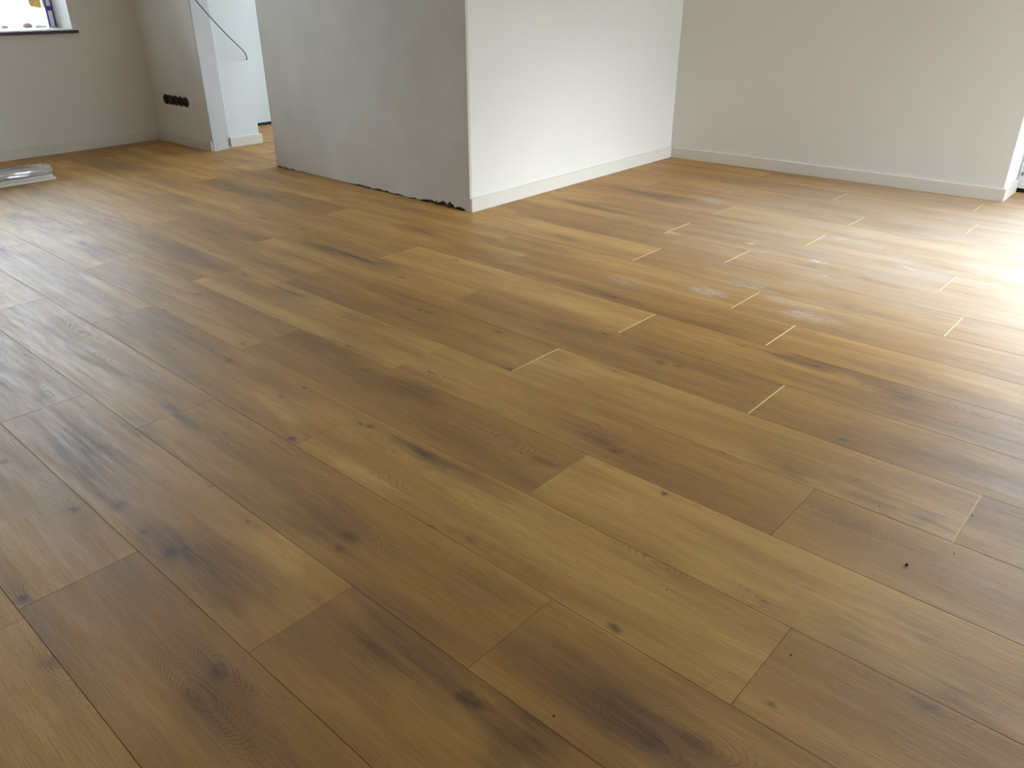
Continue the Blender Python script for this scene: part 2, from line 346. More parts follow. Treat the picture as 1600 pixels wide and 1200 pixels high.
BLOBS = [
  (0,-2.776,1.973,0.593,0.099,0.07,0.5,0), (0,-2.648,1.991,0.424,0.054,-0.04,0.18,0), (0,-2.508,1.537,0.282,0.081,-0.08,0.5,0), (0,-2.116,1.544,0.282,0.054,0.02,0.25,0),
  (0,-2.782,2.448,0.257,0.081,0.02,0.45,0), (0,-4.022,2.35,0.802,0.162,0.09,0.55,0), (0,-5.443,2.162,0.513,0.162,0.13,0.5,0), (0,-3.645,1.288,0.33,0.108,-0.05,0.5,0),  # wide streak before the plaster wall has floor shading painted into it
  (0,-4.475,1.285,0.322,0.09,0.19,0.35,0), (0,-3.815,1.024,0.27,0.09,0.05,0.3,0), (0,-3.324,1.52,0.489,0.126,-0.02,0.35,0), (0,-3.506,1.787,0.288,0.054,0.02,0.35,0),
  (0,-1.887,0.527,0.409,0.126,-0.13,0.4,0), (0,-1.427,0.504,0.206,0.09,0.11,0.35,0), (0,-1.25,0.51,0.264,0.108,0.14,0.45,0), (0,-0.808,0.609,0.282,0.099,0.13,0.6,0),
  (0,-0.525,0.641,0.116,0.162,0.0,0.75,0), (0,-1.186,0.656,0.205,0.072,0.1,-0.35,0), (0,-0.848,0.466,0.202,0.054,0.14,-0.3,0), (0,-1.908,0.78,0.179,0.022,-0.05,0.5,0),
  (0,-1.224,0.75,0.168,0.108,0.05,0.35,0), (0,-1.293,1.088,0.217,0.045,-0.02,0.6,0), (0,-1.119,1.091,0.235,0.072,-0.07,0.4,0), (0,-1.301,0.92,0.247,0.054,-0.06,-0.4,0),
  (0,-0.739,1.28,0.206,0.09,-0.05,-0.25,0), (0,-1.023,1.44,0.138,0.072,-0.16,0.25,0), (0,-1.018,1.253,0.109,0.022,-0.01,0.6,0), (0,-1.577,1.281,0.256,0.09,0.03,0.3,0),
  (0,-0.555,0.769,0.197,0.144,0.06,0.38,0), (0,-1.498,1.971,0.235,0.054,0.11,0.45,0), (0,-1.195,1.988,0.225,0.063,-0.07,0.45,0), (0,-0.767,2.238,0.18,0.063,0.16,0.5,0),
  (0,-0.876,2.232,0.104,0.027,0.07,0.4,0), (0,-0.524,2.22,0.164,0.072,-0.25,0.35,0), (0,-2.17,2.815,0.186,0.054,-0.25,0.35,0), (0,-1.611,2.321,0.327,0.063,-0.07,0.5,0),
  (0,-2.417,3.37,0.319,0.054,-0.11,0.5,0), (0,-2.356,3.822,0.615,0.09,-0.05,0.55,0), (0,-1.665,3.385,0.313,0.054,0.1,0.4,0), (0,-1.289,3.353,0.208,0.054,-0.05,0.35,0),
  (0,-1.171,3.172,0.184,0.04,0.06,0.5,0), (0,-0.897,3.172,0.199,0.045,-0.05,0.35,0), (0,-1.172,2.785,0.249,0.054,0.01,0.4,0), (0,-0.824,2.79,0.226,0.054,0.01,0.45,0),
  (0,-0.554,1.63,0.149,0.081,-0.15,0.45,0), (0,-0.374,1.62,0.117,0.063,0.07,0.4,0), (0,-0.241,1.632,0.089,0.063,0.12,0.45,0), (0,-0.241,1.175,0.144,0.072,-0.09,0.3,0),
  (0,-0.055,1.162,0.129,0.081,-0.05,0.45,0), (0,-0.95,0.341,0.15,0.09,-0.25,0.45,0), (0,-1.107,0.231,0.239,0.072,-0.05,-0.2,0), (0,-2.004,1.362,0.301,0.126,0.11,0.25,0),
  (0,-1.518,1.305,0.215,0.072,0.04,0.3,0), (0,-0.415,0.772,0.149,0.144,0.04,0.45,0), (0,-2.21,2.246,0.208,0.054,0.12,-0.15,0), (0,-1.736,2.013,0.48,0.036,0.25,-0.05,0),
  (0,-1.634,3.839,0.376,0.09,0.14,-0.3,0), (0,-1.623,4.373,0.255,0.09,-0.08,0.3,0), (0,-1.799,4.946,0.601,0.09,0.08,0.35,0), (0,-1.031,4.046,0.271,0.09,0.25,0.3,0),
  (0,-2.195,3.758,0.328,0.054,-0.25,0.2,0), (0,-2.3,2.353,0.31,0.054,-0.17,0.3,0), (0,-2.168,2.656,0.26,0.072,-0.15,0.25,0), (0,-2.392,1.987,0.387,0.054,-0.05,0.15,0),
  (0,-1.947,1.097,0.278,0.072,-0.11,0.1,0), (0,-0.973,1.984,0.166,0.072,-0.13,0.3,0), (0,-0.518,2.388,0.192,0.072,0.02,0.15,0), (0,-4.955,1.524,0.487,0.09,0.05,0.2,0),
  (0,-4.26,1.475,0.306,0.072,0.15,0.3,0), (0,-5.312,2.398,0.38,0.09,0.25,0.3,0), (0,-5.027,2.825,0.333,0.09,0.25,0.3,0), (0,-4.171,2.014,0.443,0.072,0.02,0.2,0),
  (0,-1.923,0.676,0.208,0.054,-0.01,0.2,0), (0,-0.808,0.832,0.163,0.072,-0.05,0.2,0), (0,-0.879,0.676,0.167,0.072,0.05,0.2,0), (0,-0.498,1.146,0.17,0.072,-0.14,-0.25,0),
  (0,-0.358,0.986,0.114,0.054,-0.11,-0.15,0), (0,-0.225,1.239,0.207,0.054,-0.15,-0.2,0), (0,-2.125,0.496,0.219,0.09,0.04,-0.1,0), (0,-1.728,0.975,0.263,0.036,-0.24,-0.35,0),
  (0,-1.23,0.252,0.202,0.09,0.08,0.15,0), (0,-0.593,0.888,0.164,0.054,0.07,-0.3,0), (0,-0.658,1.888,0.16,0.054,0.25,-0.2,0), (0,-1.242,1.745,0.223,0.072,0.15,-0.3,0),
  (1,-1.449,0.229,0.033,0.021,0,0.8,0.4), (1,-1.244,0.203,0.045,0.028,0,0.45,0.3), (1,-1.675,0.412,0.027,0.017,0,0.8,0.3), (1,-2.008,0.377,0.038,0.024,0,0.6,0.2),
  (1,-1.908,0.541,0.075,0.048,0,0.45,0.4), (1,-1.616,0.484,0.053,0.033,0,0.7,0.3), (1,-1.482,0.479,0.03,0.019,0,0.7,0.3), (1,-1.373,0.485,0.033,0.021,0,0.8,0.4),
  (1,-1.361,0.506,0.022,0.014,0,0.6,0.1), (1,-1.011,0.382,0.045,0.028,0,0.7,0.8), (1,-0.993,0.327,0.06,0.038,0,0.2,1.0), (1,-2.694,0.813,0.105,0.067,0,0.2,1.1),
  (1,-2.496,0.784,0.075,0.048,0,0.2,0.9), (1,-2.224,0.811,0.09,0.057,0,0.1,0.9), (1,-1.723,0.76,0.083,0.052,0,0.05,1.1), (1,-2.292,0.585,0.06,0.038,0,0.3,0.5),
  (1,-1.573,0.911,0.027,0.017,0,0.9,0.2), (1,-1.795,1.101,0.018,0.011,0,0.9,0.1), (1,-2.21,1.152,0.019,0.012,0,0.9,0.1), (1,-2.239,1.064,0.013,0.009,0,0.8,0),
  (1,-2.13,1.057,0.036,0.023,0,0.6,0.2), (1,-2.423,1.334,0.019,0.012,0,0.8,0.1), (1,-2.691,1.13,0.019,0.012,0,0.8,0.1), (1,-2.757,1.294,0.03,0.019,0,0.6,0.1),
  (1,-2.866,1.302,0.013,0.009,0,0.8,0), (1,-2.825,1.534,0.033,0.021,0,0.6,0.1), (1,-3.235,1.614,0.03,0.019,0,0.5,0.1), (1,-3.442,1.829,0.018,0.011,0,0.7,0),
  (1,-2.423,1.083,0.015,0.009,0,0.4,0), (1,-1.142,0.758,0.053,0.033,0,0.7,0.9), (1,-1.124,0.72,0.027,0.017,0,0.6,0.1), (1,-1.507,1.076,0.024,0.015,0,0.8,0.1),
  (1,-1.473,1.083,0.024,0.015,0,0.8,0.1), (1,-1.035,0.898,0.021,0.013,0,0.7,0.1), (1,-0.936,0.921,0.03,0.019,0,0.5,0.2), (1,-0.918,1.414,0.033,0.021,0,0.8,0.8),
  (1,-0.965,1.434,0.06,0.038,0,0.35,0.3), (1,-1.089,1.253,0.012,0.008,0,0.9,0), (1,-1.161,1.26,0.068,0.043,0,0.05,1.1), (1,-1.574,1.388,0.06,0.038,0,0.05,0.9),
  (1,-0.728,1.337,0.026,0.016,0,0.9,0.1), (1,-0.569,0.912,0.03,0.019,0,0.9,0.1), (1,-0.391,0.75,0.045,0.028,0,0.6,0.8), (1,-0.339,0.796,0.06,0.038,0,0.4,1.2),
  (1,-0.656,0.622,0.042,0.027,0,0.9,0.4), (1,-0.638,0.626,0.03,0.019,0,0.8,0), (1,-1.938,1.372,0.022,0.014,0,0.8,0.1), (1,-1.758,1.294,0.038,0.024,0,0.5,0.2),
  (1,-1.745,1.247,0.045,0.028,0,0.1,1.0), (1,-1.431,1.591,0.022,0.014,0,0.9,0.1), (1,-1.655,1.779,0.026,0.016,0,0.9,0.1), (1,-2.009,1.743,0.03,0.019,0,0.7,0),
  (1,-1.968,1.746,0.027,0.017,0,0.7,0), (1,-2.096,1.743,0.015,0.009,0,0.8,0), (1,-2.329,2.243,0.019,0.012,0,0.8,0), (1,-3.378,2.512,0.021,0.013,0,0.9,0),
  (1,-3.616,2.711,0.018,0.011,0,0.8,0), (1,-3.556,2.075,0.021,0.013,0,0.7,0), (1,-3.226,2.096,0.038,0.024,0,0.5,0), (1,-3.103,2.1,0.017,0.01,0,0.8,0),
  (1,-2.84,1.99,0.03,0.019,0,0.7,0.1), (1,-2.604,1.988,0.03,0.019,0,0.35,0.1), (1,-2.33,1.94,0.038,0.024,0,0.5,0.1), (1,-1.376,2.005,0.033,0.021,0,0.7,0.1),
  (1,-1.119,1.935,0.045,0.028,0,0.6,0.3), (1,-1.06,1.951,0.03,0.019,0,0.6,0.2), (1,-1.185,1.792,0.019,0.012,0,0.9,0), (1,-0.745,2.231,0.033,0.021,0,0.7,0.4),
  (1,-0.515,1.847,0.026,0.016,0,0.9,0.2), (1,-0.477,2.187,0.053,0.033,0,0.5,1.0), (1,-0.421,1.684,0.03,0.019,0,0.3,1), (1,-0.288,2.216,0.045,0.028,0,0.2,0.8),
  (1,-0.591,2.204,0.03,0.019,0,0.3,0.3), (1,-0.446,1.493,0.075,0.048,0,0.0,1.2), (1,-1.554,2.314,0.03,0.019,0,0.6,0.1), (1,-4.298,1.321,0.038,0.024,0,0.8,0.1),
  (1,-4.025,1.33,0.045,0.028,0,0.7,0.1), (1,-3.789,1.282,0.045,0.028,0,0.7,0.2), (1,-3.955,1.003,0.045,0.028,0,0.6,0.2), (1,-3.633,0.95,0.012,0.008,0,0.8,0),
  (1,-4.124,1.624,0.017,0.01,0,0.8,0), (1,-3.732,1.53,0.027,0.017,0,0.6,0), (1,-4.061,1.983,0.018,0.011,0,0.7,0), (1,-4.488,2.113,0.027,0.017,0,0.6,0),
  (1,-5.07,2.275,0.021,0.013,0,0.8,0), (1,-3.795,1.781,0.024,0.015,0,0.5,0), (1,-0.095,1.105,0.045,0.028,0,0.5,0.2), (1,-0.397,1.157,0.018,0.011,0,0.3,0.4),
  (1,-0.411,1.133,0.015,0.009,0,0.2,0.4), (1,-0.146,1.25,0.018,0.011,0,0.2,0.3), (1,-1.532,0.66,0.018,0.011,0,0.6,0), (1,-1.346,0.645,0.012,0.008,0,0.8,0),
  (1,-0.713,1.588,0.009,0.006,0,0.9,0), (1,-0.648,1.345,0.015,0.009,0,0.4,0), (1,-2.095,2.687,0.027,0.017,0,0.4,0), (1,-1.887,3.033,0.033,0.021,0,0.5,0),
  (1,-2.507,3.374,0.038,0.024,0,0.5,0), (1,-2.292,4.116,0.024,0.015,0,0.8,0), (1,-1.462,4.204,0.018,0.011,0,0.7,0), (1,-1.348,4.197,0.015,0.009,0,0.7,0),
  (1,-0.986,2.223,0.033,0.021,0,0.5,0.2), (1,-1.74,3.534,0.03,0.019,0,0.5,0), (1,-1.077,3.191,0.027,0.017,0,0.6,0.1), (1,-0.866,2.808,0.033,0.021,0,0.6,0.2),
  (1,-2.725,1.369,0.015,0.009,0,0.5,0), (1,-0.283,0.942,0.015,0.009,0,0.7,0.1), (1,-1.811,3.44,0.022,0.014,0,0.3,0), (1,-5.003,2.23,0.022,0.014,0,0.5,0),
  (1,-0.823,2.269,0.022,0.014,0,0.5,0), (1,-0.965,2.818,0.015,0.009,0,0.5,0), (1,-0.62,1.107,0.045,0.028,0,0.1,0.9), (1,-1.177,0.941,0.045,0.028,0,0.1,0.6),
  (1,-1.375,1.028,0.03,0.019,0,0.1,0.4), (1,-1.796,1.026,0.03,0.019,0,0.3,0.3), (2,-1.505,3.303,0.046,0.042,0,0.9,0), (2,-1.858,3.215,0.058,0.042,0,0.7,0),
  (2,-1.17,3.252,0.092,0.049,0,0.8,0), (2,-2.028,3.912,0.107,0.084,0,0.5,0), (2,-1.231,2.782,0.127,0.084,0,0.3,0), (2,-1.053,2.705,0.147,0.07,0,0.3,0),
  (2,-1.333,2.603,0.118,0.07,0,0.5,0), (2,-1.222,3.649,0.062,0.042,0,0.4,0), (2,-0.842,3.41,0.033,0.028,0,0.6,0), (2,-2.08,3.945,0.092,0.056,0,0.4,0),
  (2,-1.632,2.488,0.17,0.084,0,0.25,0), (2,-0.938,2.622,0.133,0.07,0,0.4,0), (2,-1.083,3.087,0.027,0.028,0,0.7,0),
]
ROW_Y = [-1.5971, -1.3721, -1.1468, -0.9212, -0.6952, -0.4688, -0.2421, -0.015, 0.2124, 0.4401, 0.6682, 0.8967, 1.1255, 1.3547, 1.5842, 1.814, 2.0442, 2.2748, 2.5057, 2.7369, 2.9685, 3.2005, 3.4328, 3.6654, 3.8984, 4.1318, 4.3654, 4.5995, 4.8339, 5.0686, 5.3037, 5.5392, 5.7749, 6.0111, 6.2476]   # rows -8 .. 25
JOINTS = {-1: [-0.175], 0: [-1.425], 1: [-1.011, -2.23], 2: [-0.701, -1.926], 3: [-0.331, -1.544], 4: [-0.96, -2.177], 5: [-0.478, -1.705, -2.922], 6: [-0.184, -1.417], 7: [-0.76, -1.983, -3.204], 8: [-1.347, -2.598], 9: [-0.93, -2.15, -3.389], 10: [-1.173], 11: [-0.52, -1.757], 12: [-1.449], 13: [-0.664], 14: [-1.294], 15: [-0.66], 16: [-1.277], 17: [-0.81], 18: [-1.54], 19: [-2.116]}

PLANK = 1.219
KEEP_OUT = [(-6.60, -5.52, 2.885, 3.275), (-6.6, -6.29, 3.2, 7.0), (-4.625, -2.895, 2.885, 2.98), (-3.03, -2.895, 2.885, 7.1), (-6.7, -3.0, 5.62, 7.1), (-3.0, -0.865, 4.955, 7.1), (-0.865, 9, 5.30, 7.1)]
def cut(rects, k):
    out = []
    for (a, b, c, d) in rects:
        x0, x1, y0, y1 = k
        if b <= x0 or a >= x1 or d <= y0 or c >= y1: out.append((a, b, c, d)); continue
        if a < x0: out.append((a, x0, c, d))
        if b > x1: out.append((x1, b, c, d))
        m0, m1 = max(a, x0), min(b, x1)
        if c < y0: out.append((m0, m1, c, y0))
        if d > y1: out.append((m0, m1, y1, d))
    return [r for r in out if r[1] - r[0] > .02 and r[3] - r[2] > .012]

def plank_mesh(L, W, e0, e1):
    """top at z = 0, eased long edges, end edges eased by e0, e1 (wide ones turn cream, door light painted on)"""
    bm = bmesh.new(); g = .00028; s = .0005
    lo = lambda e: [(0, 0)]
    out = [(g, g), (L - g, g), (L - g, W - g), (g, W - g)]
    inn = [(g + e0, g + s), (L - g - e1, g + s), (L - g - e1, W - g - s), (g + e0, W - g - s)]
    T = [bm.verts.new((x, y, 0)) for x, y in inn]; S = [bm.verts.new((x, y, -.0009)) for x, y in out]; B = [bm.verts.new((x, y, -.0058)) for x, y in out]
    bm.faces.new(T)
    for i in range(4):
        j = (i + 1) % 4
        f = bm.faces.new((S[i], S[j], T[j], T[i]))
        if (i == 1 and e1 > .0013) or (i == 3 and e0 > .0013): f.material_index = 1
        bm.faces.new((B[i], B[j], S[j], S[i]))
    bm.faces.new(B[::-1])
    return bm

TONE = {-1: -.55, 0: .25, 1: .15, 2: .25, 3: -.3, 4: -.15, 5: .15, 6: -.1, 7: .1, 8: 0., 9: .1, 10: -.05, 11: .05, 12: .1, 13: 0., 14: -.1, 15: -.05, 16: -.1, 17: -.1, 18: .1}
TONE_AT = [(-0.2, 1, .05), (-2.0, 0, -.35), (-1.2, 0, .25), (-3.0, 3, .1), (-2.2, 3, .25), (-2.2, 5, -.35), (-0.3, 4, -.5), (-2.0, 2, .35), (-1.5, 4, .25), (-1.0, 6, -.45), (-2.0, 6, .3),
           (-1.0, 7, .3), (-1.8, 8, -.45), (-1., 8, .3), (-1.5, 9, .3), (-2.2, 11, -.4), (-1.2, 11, .2), (-3.3, 7, .35), (-3.0, 5, .3), (-2.4, 7, -.1), (-4.3, 9, .35), (-2.6, 2, .2), (-0.2, 2, .1), (-.1, 3, -.15), (-1.0, -1, -.6), (-1.0, 3, -.2),
           (-1.0, 13, .1), (-.9, 15, -.35), (-.9, 14, -.2), (-1.0, 10, .2), (-3.6, 2, -.35)]
rng = random.Random(7)
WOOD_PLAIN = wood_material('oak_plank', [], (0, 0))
for ri in range(len(ROW_Y) - 1):
    row = ri - 8
    y0, y1 = ROW_Y[ri], ROW_Y[ri + 1]
    if y1 < ROOM_YF: continue
    if row < -2: continue
    js = sorted(JOINTS.get(row, [rng.uniform(-1.1, 0)]))
    cuts = list(js)
    while cuts[-1] < ROOM_XR + .1: cuts.append(cuts[-1] + PLANK)
    while cuts[0] > -6.7: cuts.insert(0, cuts[0] - PLANK)
    for xa, xb in zip(cuts, cuts[1:]):
        lim0 = left_x(min((y0 + y1) / 2, 2.86)) - .02 if y0 < 3.1 else -6.32
        rects = [(max(xa, lim0), min(xb, ROOM_XR + .02), y0, y1)]
        if rects[0][1] - rects[0][0] < .03: continue
        for kk in KEEP_OUT: rects = cut(rects, kk)
        for (a, b, c, d) in rects:
            if (row, round(xa, 2)) in (): pass
            near = row >= 4 and row <= 19
            e0 = .0017 if (a == xa and near and xa > -1.95 and row > 5) else .0006
            e1 = .0017 if (b == xb and near and xb > -1.95 and row > 5) else .0006
            sp = [s for s in BLOBS if a - .02 <= s[1] < b + .02 and y0 - .02 <= s[2] < y1 + .02 and (s[0] != 1 or (a <= s[1] < b and y0 <= s[2] < y1))]
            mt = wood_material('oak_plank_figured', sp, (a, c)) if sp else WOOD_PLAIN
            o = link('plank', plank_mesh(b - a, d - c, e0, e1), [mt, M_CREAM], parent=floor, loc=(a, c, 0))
            o['seed'] = rng.random() * 3.
            tn = TONE.get(row, 0.) * .5 + rng.uniform(-.1, .1)
            for (tx, tr, tv) in TONE_AT:
                if tr == row and xa <= tx < xb: tn = tv * .75
            o['tone'] = float(tn)

bm = bmesh.new(); rr = random.Random(21)            # planks behind the camera, never in the picture
yy = ROW_Y[6]
while yy > ROOM_YF:
    yl = max(yy - .2285, ROOM_YF); x = -6.0 - rr.random()
    while x < ROOM_XR:
        xa, xb = max(x, left_x(yl) - .02), min(x + PLANK, ROOM_XR + .02)
        if xb - xa > .02: box(bm, xa + .0004, xb - .0004, yl + .0004, yy - .0004, -.0058, 0)
        x += PLANK
    yy = yl
o = link('plank_field', bm, WOOD_PLAIN, parent=floor, kind='stuff'); o['seed'] = .5; o['tone'] = 0.

# ---------------------------------------------------------------- walls
def slab_with_hole(bm, x0f, x1f, ya, yb, z0, z1, hole):
    """wall along y between plan lines x0f(y) (room face) and x = x1f, hole = (y0,y1,z0,z1)"""
    hy0, hy1, hz0, hz1 = hole
    for (a, b, c, d) in ((ya, hy0, z0, z1), (hy1, yb, z0, z1), (hy0, hy1, z0, hz0), (hy0, hy1, hz1, z1)):
        prism(bm, [(x0f(a), a), (x0f(b), b), (x1f, b), (x1f, a)], c, d)
    bmesh.ops.remove_doubles(bm, verts=bm.verts[:], dist=1e-4)

bm = bmesh.new()
slab_with_hole(bm, left_x, -6.62, A0[1] - .3, 2.868, -.0055, CEIL, WIN1)
link('wall_left', bm, M_PAINT, kind='structure')

bm = bmesh.new()
prism(bm, [N0, N1, PR, PE, (-6.62, 3.292), (-6.62, 2.868)], -.0055, CEIL)
es = [e for e in bm.edges if abs(e.verts[0].co.z - e.verts[1].co.z) > 1 and e.verts[0].co.x > -5.6]
bmesh.ops.bevel(bm, geom=es, offset=.003, segments=2, affect='EDGES')
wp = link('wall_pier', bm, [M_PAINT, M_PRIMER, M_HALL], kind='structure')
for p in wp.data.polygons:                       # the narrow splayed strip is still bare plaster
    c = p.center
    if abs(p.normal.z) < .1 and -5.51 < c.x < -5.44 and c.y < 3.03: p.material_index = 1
    elif p.normal.x > .9: p.material_index = 2  # bluish hall light on the pier end put into its colour

# middle block: bare plaster wall towards the camera, painted wall towards the right
bm = bmesh.new()
prism(bm, [(C0[0] + .012, C0[1] + .016), (C1[0] - .001, C1[1] + .016), C2, (-2.92, 5.9), (-3.05, 5.9), (-3.05, 3.0), (-4.63, 3.0)], -.0055, CEIL)
wm = link('wall_middle', bm, M_PAINT, kind='structure')
# its plaster coat with a ragged lower edge
bm = bmesh.new()
NS = 260
def ragged(s):
    n = mnoise.noise(Vector((s * 55, 0, 0))) * .6 + mnoise.noise(Vector((s * 150, 3, 0))) * .5
    env = .0035
    for c0, w0, h0 in ((.02, .012, .012), (.055, .012, .008), (.10, .02, .010), (.17, .05, .008), (.33, .05, .006), (.50, .06, .013), (.60, .05, .014), (.68, .03, .012), (.76, .03, .010), (.84, .05, .026), (.90, .05, .034), (.96, .02, .02)):
        env = max(env, h0 * math.exp(-((s - c0) / w0) ** 2))
    return max(.0008, env * (.75 + n * .9)) if s < .995 else .001
fr0, fr1, bk0, bk1 = [], [], [], []
for i in range(NS + 1):
    s = i / NS
    x = C0[0] + (C1[0] - C0[0]) * s; y = C0[1] + (C1[1] - C0[1]) * s
    z = ragged(s)
    off = mnoise.noise(Vector((s * 30, 7, 0))) * .002
    fr0.append(bm.verts.new((x, y + off, z))); fr1.append(bm.verts.new((x, y, z + .035)))
    bk0.append(bm.verts.new((x, y + .016, z))); bk1.append(bm.verts.new((x, y, CEIL)))
for i in range(NS):
    bm.faces.new((fr0[i], fr0[i + 1], fr1[i + 1], fr1[i]))
    bm.faces.new((fr1[i], fr1[i + 1], bk1[i + 1], bk1[i]))
    bm.faces.new((bk0[i], bk0[i + 1], fr0[i + 1], fr0[i]))
e1 = bm.verts.new((C1[0], C1[1] + .016, CEIL)); e0 = bm.verts.new((C0[0], C0[1] + .016, CEIL))
bm.faces.new((fr0[-1], bk0[-1], e1, bk1[-1], fr1[-1]))
bm.faces.new((fr0[0], fr1[0], bk1[0], e0, bk0[0]))
link('plaster_coat', bm, M_PLASTER, parent=wm)
bm = bmesh.new()
prism(bm, [(C0[0] + .004, C0[1] + .0115), (C1[0] - .006, C1[1] + .0115), (C1[0] - .006, C1[1] + .0155), (C0[0] + .004, C0[1] + .0155)], 0, .075)
link('brick_base', bm, M_RUBBLE, parent=wm)
bm = bmesh.new()
rr = random.Random(3)
for i in range(70):
    s = rr.choice([rr.uniform(.78, .98), rr.uniform(.45, .98), rr.uniform(.0, .12)])
    x = C0[0] + (C1[0] - C0[0]) * s; y = C0[1] + (C1[1] - C0[1]) * s + rr.uniform(-.004, .010); r = rr.uniform(.002, .006)
    mt = Matrix.Translation((x, y, r * .6 + .0002 + rr.choice([0, 0, .006]) * (s > .8))) @ Matrix.Rotation(rr.random() * 6, 4, (rr.random(), rr.random(), 1))
    bmesh.ops.create_icosphere(bm, subdivisions=1, radius=r, matrix=mt)
o = link('plaster_crumbs', bm, M_RUBBLE, parent=wm, kind='stuff')

bm = bmesh.new()
prism(bm, [C2, R1, (-0.847, 5.9), (-2.92, 5.9)], -.0055, CEIL)
link('wall_right', bm, M_PAINT, kind='structure')
bm = bmesh.new()                                   # rest of the door wall, above and right of the door
box(bm, DOOR[0] + .002, DOOR[1], 4.95, 5.9, DOOR[3], CEIL)
box(bm, DOOR[1], ROOM_XR + .3, 4.95, 5.9, -.0055, CEIL)
link('wall_door_side', bm, M_PAINT, kind='structure')
bm = bmesh.new()
slab_with_hole(bm, lambda y: ROOM_XR, ROOM_XR + .32, ROOM_YF - .3, 4.95, -.0055, CEIL, ADDED_WIN2)
link('wall_window_side', bm, M_PAINT, kind='structure')
bm = bmesh.new(); box(bm, -6.3, ROOM_XR, ROOM_YF - .3, ROOM_YF, -.0055, CEIL)
link('wall_front', bm, M_PAINT, kind='structure')
bm = bmesh.new(); box(bm, -6.62, -6.283, 3.292, 5.9, .022, CEIL)
link('wall_hall', bm, M_HALL, kind='structure')
bm = bmesh.new(); box(bm, -6.61, -6.276, 3.30, 5.59, -.005, .022)
link('trim_1', bm, M_BLACK, kind='structure')
bm = bmesh.new()
box(bm, -6.62, -3.05, 5.6, 5.9, ADDED_WINH[3], CEIL); box(bm, -6.62, ADDED_WINH[0], 5.6, 5.9, -.005, ADDED_WINH[3]); box(bm, ADDED_WINH[1], -3.05, 5.6, 5.9, -.005, ADDED_WINH[3]); box(bm, ADDED_WINH[0], ADDED_WINH[1], 5.6, 5.9, -.005, ADDED_WINH[2])
link('wall_hall_end', bm, M_HALL, kind='structure')
bm = bmesh.new(); box(bm, -6.8, ROOM_XR + .4, ROOM_YF - .3, 7.0, CEIL, CEIL + .2)
link('ceiling', bm, M_CEIL, kind='structure')

# ---------------------------------------------------------------- skirting boards
def skirting(name, pts, z=.0012, h=.070, t=.014, side=1, m0=0., m1=0.):
    """board on the room side of the line p0-p1; m0, m1 extend the front edge at the ends (mitres)"""
    (ax, ay), (bx, by) = pts
    d = Vector((bx - ax, by - ay)).normalized(); n = Vector((-d.y, d.x)) * side
    f0 = Vector((ax, ay)) + n * t + d * (-m0); f1 = Vector((bx, by)) + n * t + d * m1
    bm = bmesh.new()
    g0 = Vector((ax, ay)) + n * .0005; g1 = Vector((bx, by)) + n * .0005
    prof = [(0, z), (1, z), (1, z + h - .004), (.72, z + h), (0, z + h)]
    ra, rb = [], []
    for (u, zz) in prof:
        a = g0.lerp(f0, u); b = g1.lerp(f1, u)
        ra.append(bm.verts.new((a.x, a.y, zz))); rb.append(bm.verts.new((b.x, b.y, zz)))
    k = len(prof)
    for i in range(k): bm.faces.new((ra[i], ra[(i + 1) % k], rb[(i + 1) % k], rb[i]))
    bm.faces.new(ra[::-1]); bm.faces.new(rb)
    return link(name, bm, M_SKIRT, kind='structure')
skirting('baseboard_left', (A0, A1), side=-1, m1=-.014)
skirting('baseboard_niche', (N0, (N1[0] - .003, N1[1])), side=-1, m0=-.014)
skirting('baseboard_pier', (PR, PE), side=-1, m1=.014)
skirting('baseboard_middle', (C1, C2), side=-1, m1=-.014)
skirting('baseboard_right', (C2, R1), side=-1, m0=-.014, m1=.014)
skirting('baseboard_door_jamb', (R1, (R2[0], R2[1] - .002)), side=-1, m0=.014)

# rough plaster lump at the foot of the pier strip
bm = bmesh.new()
rr = random.Random(5)
for i in range(14):
    s = i / 13
    x = N1[0] + (PR[0] - N1[0]) * s + .004; y = N1[1] + (PR[1] - N1[1]) * s
    r = rr.uniform(.006, .011)
    bmesh.ops.create_icosphere(bm, subdivisions=2, radius=r, matrix=Matrix.Translation((x, y + .002, .004)) @ Matrix.Diagonal((1, 1, .7, 1)))
for v in bm.verts: v.co += Vector((mnoise.noise(v.co * 150), mnoise.noise(v.co * 150 + Vector((5, 5, 5))), 0)) * .003
link('plaster_filler', bm, M_PLASTER, parent=wp, kind='stuff', smooth=True)

# ---------------------------------------------------------------- window_1 in the left wall
y0, y1, z0, z1 = WIN1
XF = -6.455
bm = bmesh.new(); 
fw_ = .055
for (a, b, c, d) in ((y0, y0 + fw_, z0, z1), (y1 - fw_ - .004, y1 - .004, z0, z1), (y0 + fw_, y1 - fw_ - .004, z1 - fw_, z1), (y0 + fw_, y1 - fw_ - .004, z0 - .005, z0 + .003)):
    box(bm, XF - .06, XF, a, b, c, d, .002)
win1 = link('window_1', bm, M_FRAME, kind='structure')
bm = bmesh.new(); box(bm, XF - .035, XF - .029, y0 + fw_ - .005, y1 - fw_ + .001, z0 + .001, z1 - fw_ + .005)
link('pane', bm, M_GLASS, parent=win1)
for (a, b, c, d) in ((y1 - .058, y1 - .047, z0 + .012, z1), (y1 - .019, y1 - .008, z0 + .012, z1), (y1 - .047, y1 - .019, .912, .942)):
    bm = bmesh.new(); box(bm, XF - .001, XF + .002, a, b, c, d, .0005)
    link('protective_film_strip', bm, M_PURPLE, parent=win1)
bm = bmesh.new()
prism(bm, [(XF - .06, y0 - .03), (left_x(y0 - .03) + .024, y0 - .03), (left_x(y1 + .032) + .024, y1 + .032), (XF - .06, y1 + .032)], .774, .795)
bmesh.ops.bevel(bm, geom=bm.edges[:], offset=.002, segments=1, affect='EDGES')
